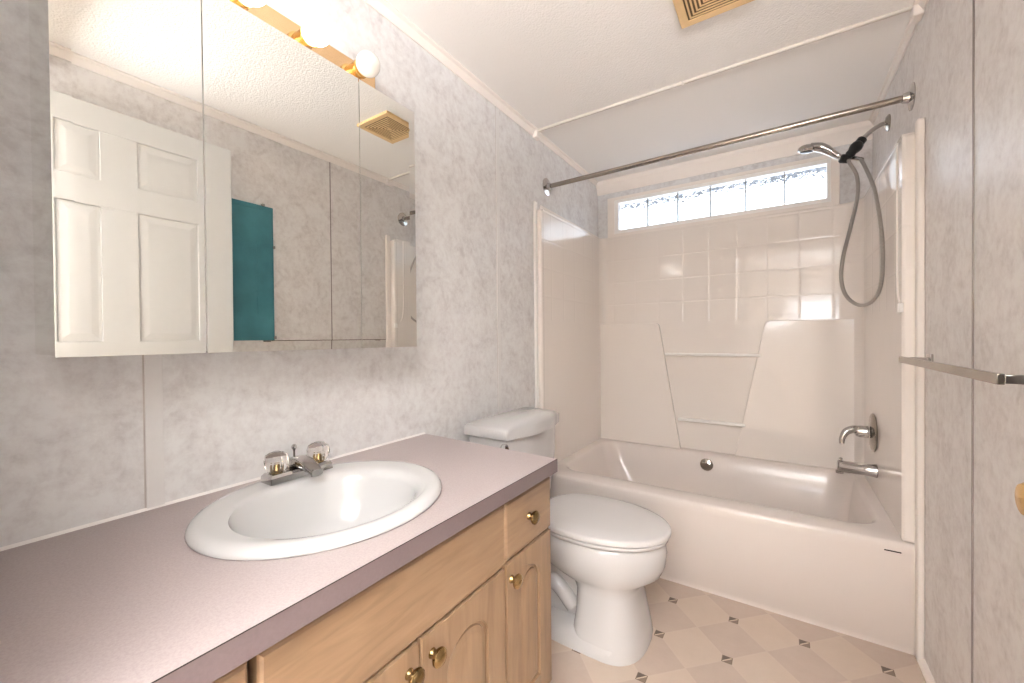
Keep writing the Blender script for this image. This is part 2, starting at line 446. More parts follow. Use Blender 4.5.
trim(crown_profile(YT + 0.03, YB, XR, -1, 2.212, ZC, 0.02))
pr = [(0, 2.148), (0.008, 2.148), (0.011, 2.165), (0.03, 2.20), (0.036, 2.212), (0.036, ZC), (0, ZC)]
trim(MB().loft([[V(x, YB - a, b) for a, b in pr] for x in (XL, XR)]), label='deep crown moulding above the window')
trim(MB().box(XL, -0.36, YT, YT + 0.016, 2.227, ZC).box(-0.358, XR, YT, YT + 0.016, 2.228, ZC), 'crossbar', bevel=0.004, label='batten across the ceiling in front of the tub')
trim(MB().box(XL, XL + 0.03, YT - 0.01, YT + 0.04, 2.195, 2.232).box(XR - 0.03, XR, YT - 0.01, YT + 0.04, 2.195, 2.232), bevel=0.004)
# wall panel battens
for y0, y1 in ((0.292, 0.322), (1.575, 1.6)):
    trim(MB().box(XL, XL + 0.003, y0, y1, 0.0, 2.205), 'batten', 0.001)
    trim(MB().box(XL, XL + 0.0012, y0 - (0.003 if y0 < 1 else 0.0018), y0, 0.0, 2.205), 'seam')
trim(MB().box(XR - 0.003, XR, 1.499, 1.545, 0.0, 2.205), 'paper_r', 0.001)
trim(MB().box(XR - 0.0032, XR, 1.4945, 1.499, 0.0, 2.205), 'seamdark')
# baseboards (quarter round)
def qround(x, sx, y0, y1):
    pr = [(0, 0), (0.018, 0), (0.017, 0.008), (0.012, 0.014), (0.005, 0.0175), (0, 0.018)]
    return MB().loft([[V(x + sx * a, y, b) for a, b in pr] for y in (y0, y1)])
struct(qround(XR, -1, 0.0, 1.92).build('baseboard_right', M['trim']))
struct(qround(XL, 1, 1.09, 1.92).build('baseboard_left', M['trim']))

# ------------------------------------------------------------------ window above the tub
win = struct(MB().prism([(-1.04, 1.822), (0.268, 1.822), (0.268, 2.108), (-1.04, 2.108)], [[(HX0 + .004, HZ0 + .004), (HX0 + .004, HZ1 - .004), (HX1 - .004, HZ1 - .004), (HX1 - .004, HZ0 + .004)]], XZ, YB - 0.018, YB + 0.002).build('window_1', M['trim'], bevel=0.003), 'long narrow window of six textured panes above the tub')
fx0, fx1, fz0, fz1 = HX0 + .001, HX1 - .001, HZ0 + .001, HZ1 - .001
MB().prism([(fx0, fz0), (fx1, fz0), (fx1, fz1), (fx0, fz1)], [[(-0.962, 1.874), (-0.962, 2.066), (0.214, 2.066), (0.214, 1.874)]], XZ, YB - 0.012, YB + 0.045).build('window_frame', M['white'], win, bevel=0.002)
g0, g1 = -0.962, 0.214
pw = (g1 - g0) / 6
for i in range(6):
    MB().box(g0 + i * pw + .0035, g0 + (i + 1) * pw - .0035, YB + 0.026, YB + 0.034, 1.8745, 2.0655).build('pane', M['glass'], win)
    if i: MB().box(g0 + i * pw - .0035, g0 + i * pw + .0035, YB + 0.012, YB + 0.042, 1.874, 2.066).build('glazing_bar', M['muntin'], win)
# eave of the roof outside
struct(MB().box(-2.2, 1.6, YB + T, YB + 0.75, 2.30, 2.38).box(-2.2, 1.6, YB + 0.72, YB + 0.75, 2.24, 2.38).build('roof_eave', M['soffit'], smooth=False))

# ------------------------------------------------------------------ white six-panel door standing open against the right wall
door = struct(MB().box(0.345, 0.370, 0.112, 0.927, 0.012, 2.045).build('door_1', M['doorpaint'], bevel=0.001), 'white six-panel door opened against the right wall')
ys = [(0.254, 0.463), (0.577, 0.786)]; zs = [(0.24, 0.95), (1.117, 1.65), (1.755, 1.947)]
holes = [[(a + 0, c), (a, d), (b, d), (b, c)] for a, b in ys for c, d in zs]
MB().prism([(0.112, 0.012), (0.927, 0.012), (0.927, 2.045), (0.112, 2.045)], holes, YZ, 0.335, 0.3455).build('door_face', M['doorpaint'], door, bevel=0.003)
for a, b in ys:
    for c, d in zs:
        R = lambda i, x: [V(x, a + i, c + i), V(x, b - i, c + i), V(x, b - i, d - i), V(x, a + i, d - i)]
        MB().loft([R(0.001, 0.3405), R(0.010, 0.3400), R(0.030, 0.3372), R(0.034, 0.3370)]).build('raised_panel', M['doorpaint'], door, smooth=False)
kn = MB().lathe([(0.032, 0), (0.033, 0.004), (0.028, 0.008), (0.013, 0.010), (0.011, 0.018), (0.020, 0.022), (0.0265, 0.032), (0.027, 0.044), (0.021, 0.053), (0.006, 0.055)], (0.335, 0.870, 0.885), (-1, 0, 0), 44)
kn.build('door_knob', M['brass'], door)['label'] = 'brass door knob'
for z in (0.3, 1.75):
    MB().cyl((0.338, 0.108, z - .045), (0.338, 0.108, z + .045), 0.006).build('hinge', M['brass'], door)

# ------------------------------------------------------------------ teal panel on the right wall, seen in the mirror
tp = thing('wall_panel', 'tall teal panel fixed flat on the right wall beside the open white door', 'wall panel', (XR, 0.96, 1.06))
MB().box(XR - 0.012, XR - 0.001, 0.78, 1.148, 1.056, 1.83).build('board', M['teal'], tp, bevel=0.002)
MB().prism([(0.78, 1.056), (1.148, 1.056), (1.148, 1.83), (0.78, 1.83)], [[(0.80, 1.075), (0.80, 1.808), (1.140, 1.808), (1.140, 1.075)]], YZ, XR - 0.015, XR - 0.0115).build('border', M['teal'], tp, bevel=0.001)
MB().box(XR - 0.0145, XR - 0.0115, 1.062, 1.068, 1.25, 1.66).build('rib', M['teal'], tp, bevel=0.001)
for y, z in ((1.10, 1.835), (1.152, 1.13), (1.152, 1.62)):
    MB().box(XR - 0.019, XR - 0.0005, y - 0.008, y + 0.005, z - 0.008, z + 0.006).build('clip', M['chrome'], tp, bevel=0.002)

# ------------------------------------------------------------------ bathtub
tub = thing('bathtub', 'almond bathtub with smooth apron below the long window', 'bathtub', (-0.357, 2.39, 0))
X0, X1, Y0, Y1, ZR = XL + 0.002, XR - 0.002, 1.932, YB - 0.002, 0.388
K = 8
def ring(x0, x1, y0, y1, r, z): return [V(a, b, z) for a, b in rrect(x0, x1, y0, y1, r, K)]
rings = [ring(X0, X1, Y0 + .012, Y1, .004, 0.0), ring(X0, X1, Y0 + .012, Y1, .004, 0.022), ring(X0, X1, Y0 + .006, Y1, .004, 0.028), ring(X0, X1, Y0 + .004, Y1, .004, 0.30),
         ring(X0, X1, Y0 + .001, Y1, .004, 0.345), ring(X0, X1, Y0, Y1, .004, 0.372), ring(X0, X1, Y0 + .004, Y1 - .001, .006, 0.383), ring(X0 + .001, X1 - .001, Y0 + .014, Y1 - .002, .01, ZR),
         ring(-1.045, 0.325, 2.045, 2.790, .10, ZR), ring(-1.035, 0.315, 2.056, 2.780, .10, ZR - .004), ring(-1.025, 0.306, 2.066, 2.770, .10, ZR - .018), ring(-0.985, 0.288, 2.092, 2.745, .11, 0.26),
         ring(-0.93, 0.272, 2.115, 2.722, .12, 0.15), ring(-0.88, 0.255, 2.14, 2.70, .13, 0.09), ring(-0.80, 0.225, 2.18, 2.66, .13, 0.065), ring(-0.70, 0.15, 2.25, 2.58, .12, 0.06)]
MB().loft(rings, cap0=True, cap1=True).build('basin', M['tub'], tub, angle=50)
ov = MB().lathe([(0.036, 0.0), (0.037, 0.006), (0.030, 0.011), (0.010, 0.012)], (-0.384, 2.757, 0.325), (0, -1, 0.12))
ov = ov.build('overflow_plate', M['rodm'], tub)
MB().tube([V(-0.405, 2.744, 0.337), V(-0.384, 2.741, 0.340), V(-0.363, 2.744, 0.337)], 0.005, n=8).build('trip_lever', M['chrome'], ov)
MB().lathe([(0.032, 0), (0.030, 0.004), (0.01, 0.005)], (0.02, 2.42, 0.0605), (0, 0, 1)).build('drain', M['chrome'], tub)
MB().box(0.305, 0.35, 1.9295, 1.9325, 0.352, 0.3555).build('scuff', M['dark'], tub)['label'] = 'small dark scuff below the rim'

# ------------------------------------------------------------------ tub surround
SX0, SX1, SYB, SZ0, SZ1 = -1.088, 0.358, 2.838, 0.3885, 1.826
sur = thing('tub_surround', 'glossy almond moulded tub surround with embossed tiles on three walls', 'tub surround', (-0.357, 2.39, SZ0))
def corner_arc(cx, cy, r, a0, a1, k=7): return [(cx + r * math.cos(math.radians(a0 + (a1 - a0) * i / k)), cy + r * math.sin(math.radians(a0 + (a1 - a0) * i / k))) for i in range(k + 1)]
YF = 1.975
inner = [(SX0, YF)] + corner_arc(SX0 + .05, SYB - .05, .05, 180, 90) + corner_arc(SX1 - .10, SYB - .10, .10, 90, 0) + [(SX1, YF)]
outer = [(XR - .001, YF), (XR - .001, YB - .019), (XL + .001, YB - .019), (XL + .001, YF)]
# inner skin + flat body
poly = inner + [(XR - .001, YF), (XR - .001, YB - .0195), (XL + .001, YB - .0195), (XL + .001, YF)]
poly = [(a, min(b, YB - .0195)) for a, b in poly]
MB().prism(poly, [], XY, SZ0, SZ1).build('wall_shell', M['surround'], sur, bevel=0.006, segs=3, angle=40)
# protruding lower blocks of the back, leaving the tapered recess between them
YFc = 2.800
bl = MB().prism([(SX0 + .004, SZ0), (-0.548, SZ0), (-0.678, 1.190), (-0.688, 1.202), (-0.70, 1.206), (SX0 + .004, 1.206)], [], XZ, SYB - .001, YFc)
bl.build('seat_block', M['surround'], sur, bevel=0.010, segs=4, angle=40)
br = MB().prism([(SX1 - .004, SZ0), (-0.235, SZ0), (-0.082, 1.180), (-0.070, 1.198), (-0.05, 1.203), (SX1 - .004, 1.203)], [], XZ, SYB - .001, YFc + 0.012)
br.build('seat_block', M['surround'], sur, bevel=0.012, segs=4, angle=40)
# two moulded grab ledges in the recess
for x0, x1, z in ((-0.640, -0.100, 1.0), (-0.562, -0.180, 0.578)):
    MB().box(x0, x1, YFc + .004, SYB + .001, z - .009, z + .009).build('ledge_bar', M['white'], sur, bevel=0.006, segs=3)
# front returns and face strips
for sx, xa, xb, zt in ((0, XL + .001, XL + .034, 1.815), (1, SX1 - .004, XR - .001, 1.812)):
    MB().box(xa, xb, 1.945, YF + .002, SZ0 if sx == 0 else SZ0, zt).build('front_return', M['surround'], sur, bevel=0.009, segs=3)
MB().tube([V(0.3585, 2.035, 1.815), V(0.3585, 2.033, 1.42), V(0.3585, 2.025, 1.29), V(0.3585, 1.998, 1.235), V(0.3585, 1.955, 1.212)], 0.006, n=10, smooth=6).build('moulded_ridge', M['surround'], sur)
MB().box(0.345, 0.357, 1.94, 1.965, 1.195, 1.228).build('hook', M['white'], sur, bevel=0.003)
# cap strip along the left wall top
MB().prism([(1.99, 1.826), (YB - .02, 1.826), (YB - .02, 1.842), (1.99, 1.85)], [], YZ, XL + .001, XL + .012).build('cap_strip', M['trim'], sur, bevel=0.002)
# casing strips where the surround meets the wallpaper
trim(MB().box(XL, XL + 0.014, 1.918, 1.944, 0.0, 1.853), 'white', 0.003, 'vertical strip at the left front edge of the tub surround')
trim(MB().box(XR - 0.02, XR, 1.908, 1.9435, 0.0, 1.845), 'trim', 0.005, 'vertical strip at the right front edge of the tub surround')

# ------------------------------------------------------------------ shower fittings
sv = thing('shower_valve', 'chrome lever valve on a round plate above the tub spout', 'shower valve', (SX1, 2.475, 0.665))
MB().lathe([(0.086, 0), (0.088, 0.004), (0.080, 0.010), (0.040, 0.014), (0.030, 0.016)], (SX1 - .0015, 2.475, 0.668), (-1, 0, 0), 40).build('escutcheon', M['rodm'], sv)
MB().lathe([(0.028, 0), (0.027, 0.03), (0.023, 0.045), (0.012, 0.05)], (SX1 - .022, 2.475, 0.668), (-1, 0, 0)).build('valve_stem', M['chrome'], sv)
MB().tube([V(0.315, 2.475, 0.672), V(0.285, 2.47, 0.676), V(0.255, 2.462, 0.662), V(0.240, 2.455, 0.630), V(0.238, 2.452, 0.606)], [0.016, 0.018, 0.016, 0.012, 0.010], n=14, smooth=5).build('handle', M['chrome'], sv)
sp = thing('tub_spout', 'chrome tub spout with lift knob below the lever valve', 'spout', (SX1, 2.41, 0.505))
MB().lathe([(0.030, 0), (0.030, 0.004), (0.027, 0.02), (0.026, 0.06), (0.0265, 0.11), (0.027, 0.134), (0.023, 0.139), (0.018, 0.140)], (SX1 - .0015, 2.41, 0.508), (-1, 0, 0.02), 30).build('spout_body', M['chrome'], sp)
MB().lathe([(0.015, 0.0), (0.015, 0.012), (0.012, 0.012)], (0.226, 2.41, 0.49), (0, 0, -1)).build('spout_nose', M['chrome'], sp)
MB().lathe([(0.004, 0), (0.004, 0.008), (0.007, 0.009), (0.007, 0.015), (0.003, 0.017)], (0.230, 2.41, 0.533), (0, 0, 1), 16).build('diverter_knob', M['chrome'], sp)

hs = thing('hand_shower', 'chrome and black hand shower on its wall arm with a looping metal hose', 'shower head', (XR, 2.46, 2.05))
MB().lathe([(0.036, 0), (0.036, 0.004), (0.026, 0.012), (0.010, 0.016)], (XR, 2.46, 2.062), (-1, 0, 0), 30).build('flange', M['rodm'], hs)
MB().tube([V(0.400, 2.46, 2.062), V(0.375, 2.46, 2.060), V(0.340, 2.455, 2.038), V(0.307, 2.45, 2.004)], 0.0095, n=14, smooth=5).build('shower_arm', M['chrome'], hs)
MB().lathe([(0.015, 0), (0.019, 0.004), (0.019, 0.020), (0.016, 0.024), (0.023, 0.032), (0.025, 0.048), (0.022, 0.062), (0.018, 0.072), (0.02, 0.085), (0.014, 0.098)], (0.314, 2.45, 2.012), (-0.042, -0.02, -0.060), 20).build('swivel_bracket', M['black'], hs)
MB().lathe([(0.012, 0), (0.019, 0.004), (0.02, 0.035), (0.014, 0.042)], (0.268, 2.435, 1.925), (-0.05, -0.01, 0.012), 18).build('cradle', M['black'], hs)
MB().tube([V(0.27, 2.435, 1.928), V(0.238, 2.43, 1.938), V(0.218, 2.43, 1.952), V(0.185, 2.43, 1.985), V(0.155, 2.43, 2.006), V(0.118, 2.43, 2.018)], [0.011, 0.013, 0.016, 0.023, 0.026, 0.022], n=16, smooth=5, squash=0.8).build('handle', M['chrome'], hs)
MB().lathe([(0.010, -0.014), (0.024, -0.009), (0.034, 0.000), (0.037, 0.009), (0.035, 0.015), (0.030, 0.018)], (0.105, 2.43, 2.018), (-0.10, 0.20, -1), 28).build('spray_head', M['chrome'], hs)
MB().lathe([(0.026, 0.0), (0.025, 0.005), (0.018, 0.007)], (0.1032, 2.4335, 2.0005), (-0.10, 0.20, -1), 24).build('spray_face', M['black'], hs)
MB().tube([V(0.276, 2.44, 1.93), V(0.296, 2.43, 1.918), V(0.308, 2.42, 1.908)], 0.0085, n=12, smooth=3).build('hose_nut', M['chrome'], hs)
hose = [(0.262, 2.43, 1.925), (0.262, 2.41, 1.90), (0.286, 2.40, 1.834), (0.289, 2.40, 1.741), (0.262, 2.38, 1.60), (0.235, 2.36, 1.471), (0.224, 2.32, 1.365), (0.238, 2.30, 1.290), (0.275, 2.28, 1.246),
        (0.314, 2.27, 1.252), (0.338, 2.23, 1.304), (0.3455, 2.22, 1.40), (0.343, 2.22, 1.527), (0.335, 2.27, 1.678), (0.328, 2.34, 1.781), (0.313, 2.40, 1.872), (0.302, 2.42, 1.910)]
MB().tube([V(*q) for q in hose], 0.0075, n=12, smooth=10).build('hose', M['hose'], hs)

# ------------------------------------------------------------------ shower rod
rod = thing('shower_rod', 'tarnished metal shower curtain rod spanning above the tub', 'shower rod', (-0.357, 2.076, 1.985))
MB().tube([V(XL + 0.012, 2.076, 1.979), V(XR - 0.012, 2.076, 1.992)], 0.0125, n=20).build('rod', M['rodm'], rod)
for x, s_, z in ((XL, 1, 1.979), (XR, -1, 1.992)):
    MB().lathe([(0.048, 0), (0.048, 0.003), (0.034, 0.007), (0.020, 0.010), (0.0165, 0.028), (0.013, 0.029)], (x, 2.076, z), (s_, 0, 0), 30).build('flange', M['chrome'], rod)

# ------------------------------------------------------------------ towel bar
tb = thing('towel_bar', 'square chrome towel bar on the right wall beside the tub', 'towel bar', (XR, 1.49, 1.035))
MB().box(0.328, 0.338, 1.105, 1.848, 1.025, 1.045).build('bar', M['rodm'], tb, bevel=0.0012)
for y, b_ in ((1.838, 'x'), (1.115, 'x')):
    MB().box(0.3385, XR - 0.008, y - 0.008, y + 0.008, 1.027, 1.043).build('arm', M['chrome'], tb, bevel=0.001)
    MB().box(XR - 0.0085, XR, y - 0.019, y + 0.019, 1.016, 1.054).build('wall_plate', M['chrome'], tb, bevel=0.002)

# ------------------------------------------------------------------ ceiling vent
vt = thing('ceiling_vent', 'yellowed square ceiling vent with concentric louvres', 'vent', (-0.18, 1.463, ZC))
cx, cy, R_ = -0.180, 1.468, 0.118
MB().box(cx - R_ + .01, cx + R_ - .01, cy - R_ + .01, cy + R_ - .01, ZC - .011, ZC - .0008).build('louvre_gap_shade', M['ventdark'], vt)  # solid brown plate, paints the shade between the louvres
def sqring(r0, r1, z0, z1):
    return MB().prism([(cx - r1, cy - r1), (cx + r1, cy - r1), (cx + r1, cy + r1), (cx - r1, cy + r1)], [[(cx - r0, cy - r0), (cx - r0, cy + r0), (cx + r0, cy + r0), (cx + r0, cy - r0)]], XY, z0, z1)
sqring(0.090, R_, ZC - .014, ZC - .0005).build('frame', M['ventm'], vt, bevel=0.003)
r = 0.084
while r > 0.02:
    m_ = MB()
    a, b_ = r, r - 0.0055
    rr = lambda q, z: [V(cx - q, cy - q, z), V(cx + q, cy - q, z), V(cx + q, cy + q, z), V(cx - q, cy + q, z)]
    m_.loft([rr(a, ZC - .0135), rr(b_, ZC - .0135), rr(b_, ZC - .0115), rr(a, ZC - .0115)], closed=True)
    m_.build('louvre', M['ventm'], vt, smooth=False)
    r -= 0.0125
MB().box(cx - .011, cx + .011, cy - .011, cy + .011, ZC - .0145, ZC - .0105).build('centre_cap', M['ventm'], vt, bevel=0.002)

# ------------------------------------------------------------------ mirrored cabinet
MX = -0.955
cab = thing('medicine_cabinet', 'mirrored three-door medicine cabinet above the vanity', 'medicine cabinet', (XL, 0.525, 1.093))
CY0, CY1, CZ0, CZ1 = 0.142, 0.908, 1.093, 1.824
MB().box(XL, MX - 0.0065, CY0 + .003, CY1 - .003, CZ0 + .004, CZ1 - .004).build('cabinet_body', M['white'], cab, bevel=0.001)
MB().box(XL + .0005, MX - 0.008, CY0 + .0005, CY0 + .0028, CZ0 + .003, CZ1 - .003).build('side_mirror', M['mirror'], cab)
MB().box(XL + .0005, MX - 0.008, CY1 - .0028, CY1 - .0005, CZ0 + .003, CZ1 - .003).build('side_mirror', M['mirror'], cab)
for y0, y1, ql, qr in ((CY0, 0.3447, 1, 0), (0.3473, 0.7053, 0, 0), (0.7079, CY1, 0, 1)):
    w = 0.024
    ringd = lambda q, x: [V(x, y0 + q * ql, CZ0 + q), V(x, y1 - q * qr, CZ0 + q), V(x, y1 - q * qr, CZ1 - q), V(x, y0 + q * ql, CZ1 - q)]
    MB().loft([ringd(0, MX - .006), ringd(0, MX - .0008), ringd(w, MX)]).build('mirror_door', M['mirror'], cab, smooth=False)

# ------------------------------------------------------------------ light bar
vl = thing('vanity_light', 'brass strip light with round bulbs above the mirrored cabinet', 'wall light', (XL, 0.555, 1.86))
MB().box(XL, XL + 0.026, 0.245, 0.872, 1.862, 1.974).build('backplate', M['plate'], vl, bevel=0.003)
BX = XL + 0.026
for k, y in enumerate((0.303, 0.460, 0.618, 0.775)):
    z = 1.918
    so = MB().lathe([(0.030, 0), (0.030, 0.006), (0.024, 0.010), (0.0225, 0.044), (0.025, 0.050), (0.025, 0.058), (0.019, 0.058)], (BX, y, z), (1, 0, 0), 28).build('socket', M['brass'], vl)
    rb = 0.034
    prof = [(0.014, 0.0), (0.015, 0.012)] + [(rb * math.sin(a), 0.012 + rb * 0.93 - rb * math.cos(a)) for a in [math.radians(d) for d in range(30, 180, 10)]] + [(0.001, 0.012 + rb * 1.93)]
    o_ = MB().lathe(prof, (BX + 0.046, y, z), (1, 0, 0), 32).build('bulb', M['unlit'] if k == 3 else M['lit'], so)
    if k == 3: o_['label'] = 'unlit white bulb'

# ------------------------------------------------------------------ vanity
FX = -0.569
van = thing('vanity_cabinet', 'light maple vanity cabinet with arched doors and brass knobs', 'cabinet', (-0.85, 0.54, 0))
VY1 = 1.066
MB().prism([(XL + .001, 0.012), (FX - 0.032, 0.012), (FX - 0.032, VY1), (XL + .001, VY1)], [[(XL + .012, 0.028), (XL + .012, VY1 - .016), (FX - 0.046, VY1 - .016), (FX - 0.046, 0.028)]], XY, 0.09, 0.7225).box(XL + .012, FX - .046, .028, VY1 - .016, 0.092, 0.108).box(XL + .001, FX - 0.08, 0.012, VY1 - .002, 0.0, 0.09).build('carcass', M['woodv'], van, bevel=0.001)
MB().box(FX - 0.0322, FX - 0.0302, 0.014, VY1 - .003, 0.095, 0.722).build('face_gap_shade', M['dark'], van)  # dark sheet painting the shade in the gaps around drawers and doors
def knob(y, z, parent):
    MB().lathe([(0.010, 0), (0.009, 0.004), (0.007, 0.007), (0.007, 0.012), (0.015, 0.014), (0.0178, 0.018), (0.0175, 0.023), (0.013, 0.027), (0.004, 0.0285)], (FX, y, z), (1, 0, 0), 24).build('knob', M['agedbrass'], parent)['label'] = 'round brass knob'
def slab(y0, y1, z0, z1, name):
    r_ = lambda q, x: [V(x, y0 + q, z0 + q), V(x, y1 - q, z0 + q), V(x, y1 - q, z1 - q), V(x, y0 + q, z1 - q)]
    return MB().loft([r_(0, FX - .0298), r_(0, FX - .006), r_(0.002, FX - .0025), r_(0.006, FX), ]).build(name, M['wood'], van, angle=20)
def arch(y0, y1, z0, zs_, rise, q):
    """arched outline inset by q"""
    a, b = y0 + q, y1 - q; c = (a + b) / 2; w = (b - a) / 2
    pts = [(a, z0 + q), (b, z0 + q)]
    for i in range(17):
        t = PI * i / 16
        pts.append((c + w * math.cos(t), zs_ + (rise - q) * math.sin(t)))
    return pts
def arched_door(y0, y1, z0, z1, ky, kz):
    mY = min(0.072, (y1 - y0) * 0.29)
    ay0, ay1 = y0 + mY, y1 - mY
    w = (ay1 - ay0) / 2; rise = w * 0.85
    zs_ = z1 - 0.062 - rise
    d = MB()
    e = 0.004
    d.prism([(y0 + e, z0 + e), (y1 - e, z0 + e), (y1 - e, z1 - e), (y0 + e, z1 - e)], [arch(ay0, ay1, z0 + mY, zs_, rise, 0)[::-1]], YZ, FX, FX - .008)
    r_ = lambda q, x: [V(x, y0 + q, z0 + q), V(x, y1 - q, z0 + q), V(x, y1 - q, z1 - q), V(x, y0 + q, z1 - q)]
    d.loft([r_(0, FX - .0298), r_(0, FX - .010), r_(0.0015, FX - .0082), r_(e, FX - .0081)])
    dd = d.build('door', M['woodv'], van, bevel=0.0025, segs=3, angle=30)
    L_ = lambda q, x: [V(x, a, b) for a, b in arch(ay0, ay1, z0 + mY, zs_, rise, q)]
    MB().loft([L_(0.0005, FX - .0085), L_(0.007, FX - .0085), L_(0.010, FX - .0045), L_(0.013, FX - .0038), L_(0.022, FX - .0008), L_(0.025, FX - .0004)]).build('raised_panel', M['woodv'], dd, angle=40)
    knob(ky, kz, dd)
d1 = slab(0.830, 1.0665, 0.560, 0.707, 'drawer'); knob(0.940, 0.637, d1)
arched_door(0.830, 1.0665, 0.10, 0.557, 0.852, 0.510)
slab(0.258, 0.827, 0.5545, 0.707, 'false_front')
arched_door(0.543, 0.827, 0.10, 0.5515, 0.572, 0.505)
arched_door(0.258, 0.540, 0.10, 0.5515, 0.513, 0.505)
d2 = slab(0.020, 0.247, 0.563, 0.707, 'drawer'); knob(0.13, 0.637, d2)
d3 = slab(0.020, 0.247, 0.335, 0.557, 'drawer'); knob(0.13, 0.447, d3)
d4 = slab(0.020, 0.247, 0.10, 0.329, 'drawer'); knob(0.13, 0.215, d4)

ct = thing('countertop', 'mauve laminate countertop on the vanity cabinet', 'countertop', (-0.85, 0.54, 0.7235))
SC = (-0.834, 0.532)
ell = lambda rx, ry, n=64, c=SC: [(c[0] + rx * math.cos(2 * PI * i / n), c[1] + ry * math.sin(2 * PI * i / n)) for i in range(n)]
MB().prism([(XL + .001, 0.004), (-0.5505, 0.004), (-0.5505, 1.070), (XL + .001, 1.098)], [ell(0.207, 0.235)[::-1]], XY, 0.7235, 0.761).build('slab', M['laminate'], ct, angle=30)
MB().box(-0.5503, -0.549, 0.004, 1.0714, 0.7235, 0.7605).prism([(XL + .001, 1.0983), (-0.549, 1.0703), (-0.549, 1.0714), (XL + .001, 1.0994)], [], XY, 0.7235, 0.7605).build('shaded_edge_band', M['edge'], ct)['label'] = 'darker mauve edge band'
MB().box(-0.5503, -0.5488, 0.004, 1.0715, 0.7604, 0.7613).build('edge_seam', M['dark'], ct)
MB().prism([(XL + .001, 0.7612), (XL + .006, 0.7612), (XL + .001, 0.7665)], [], XZ, 0.004, 1.097).build('caulk_line', M['caulk'], ct)['label'] = 'white caulk line against the wall'

# ------------------------------------------------------------------ sink
sk = thing('sink', 'white oval drop-in sink set in the mauve countertop', 'sink', (SC[0], SC[1], 0.7615))
BC = (-0.812, 0.524)
def er(rx, ry, z, c=SC): return [V(a, b, z) for a, b in ell(rx, ry, 72, c)]
mid = lambda t: (SC[0] * (1 - t) + BC[0] * t, SC[1])
rg = [er(0.206, 0.234, 0.7615), er(0.228, 0.254, 0.7615), er(0.2305, 0.2565, 0.7645), er(0.229, 0.255, 0.770), er(0.223, 0.250, 0.7765), er(0.213, 0.241, 0.7795), er(0.200, 0.230, 0.7795),
      er(0.182, 0.210, 0.7770, mid(.7)), er(0.172, 0.199, 0.7755, mid(1)), er(0.164, 0.191, 0.770, BC), er(0.157, 0.184, 0.755, BC), er(0.147, 0.175, 0.72, BC), er(0.132, 0.158, 0.68, BC), er(0.108, 0.128, 0.645, BC), er(0.07, 0.085, 0.628, BC), er(0.024, 0.024, 0.622, BC)]
un = [er(0.022, 0.022, 0.612, BC), er(0.075, 0.09, 0.616, BC), er(0.118, 0.138, 0.634, BC), er(0.143, 0.170, 0.672, BC), er(0.159, 0.186, 0.72, BC), er(0.188, 0.222, 0.752, mid(.6))]
MB().loft(rg + un, closed=True).build('basin', M['porcelain'], sk, angle=60)
MB().lathe([(0.021, 0.0), (0.022, 0.006), (0.014, 0.008), (0.004, 0.008)], (BC[0], BC[1], 0.6185), (0, 0, 1)).build('drain', M['chrome'], sk)

# ------------------------------------------------------------------ faucet
FXc, FYc, FZ = -1.012, 0.558, 0.7797
fa = thing('faucet', 'chrome centreset faucet with clear knob handles behind the oval sink', 'faucet', (FXc, FYc, FZ))
R4 = lambda q, z, e=0: [V(a, b, z) for a, b in rrect(FXc - .026 + q, FXc + .026 - q, FYc - .079 + q, FYc + .079 - q, .003, 3)]
MB().loft([R4(0, FZ), R4(0.001, FZ + .014), R4(0.006, FZ + .020), R4(0.008, FZ + .0205)]).build('base', M['chrome'], fa, angle=30)
for y in (FYc - 0.053, FYc + 0.053):
    MB().lathe([(0.014, 0), (0.013, 0.006), (0.009, 0.008), (0.006, 0.022)], (FXc, y, FZ + .0205), (0, 0, 1), 20).build('stem', M['agedbrass'], fa)['label'] = 'brass stem inside the clear handle'
    hnd = MB().lathe([(0.015, 0.0), (0.021, 0.004), (0.0275, 0.016), (0.0285, 0.027), (0.025, 0.040), (0.016, 0.046), (0.010, 0.047)], (FXc, y, FZ + .0215), (0, 0, 1), 8)
    hnd.build('handle', M['acrylic'], fa, smooth=False)['label'] = 'clear faceted handle'
    MB().lathe([(0.0085, 0), (0.0085, 0.0015), (0.007, 0.002)], (FXc, y, FZ + .0690), (0, 0, 1), 16).build('handle_cap', M['chrome'], fa)
# spout: wide flat wedge rising then reaching over the bowl
sec = []
for x, zc_, hw, hh in ((FXc - .020, FZ + .018, .026, .010), (FXc - .008, FZ + .032, .024, .014), (FXc + .015, FZ + .037, .021, .013), (FXc + .045, FZ + .033, .018, .011), (FXc + .072, FZ + .024, .016, .010), (FXc + .084, FZ + .019, .014, .008)):
    sec.append([V(x, FYc + hw * c_, zc_ + hh * s_) for c_, s_ in [(math.copysign(abs(math.cos(a)) ** .6, math.cos(a)), math.copysign(abs(math.sin(a)) ** .6, math.sin(a))) for a in [2 * PI * k / 20 for k in range(20)]]])
MB().loft(sec).build('spout', M['chrome'], fa, angle=50)
MB().lathe([(0.010, 0), (0.010, 0.008), (0.008, 0.008)], (FXc + .074, FYc, FZ + .018), (0, 0, -1), 16).build('aerator', M['chrome'], fa)
MB().lathe([(0.0028, 0), (0.0025, 0.039), (0.0035, 0.042), (0.0065, 0.046), (0.0065, 0.051), (0.003, 0.055)], (FXc - .019, FYc, FZ + .018), (0, 0, 1), 16).build('lift_rod', M['chrome'], fa)

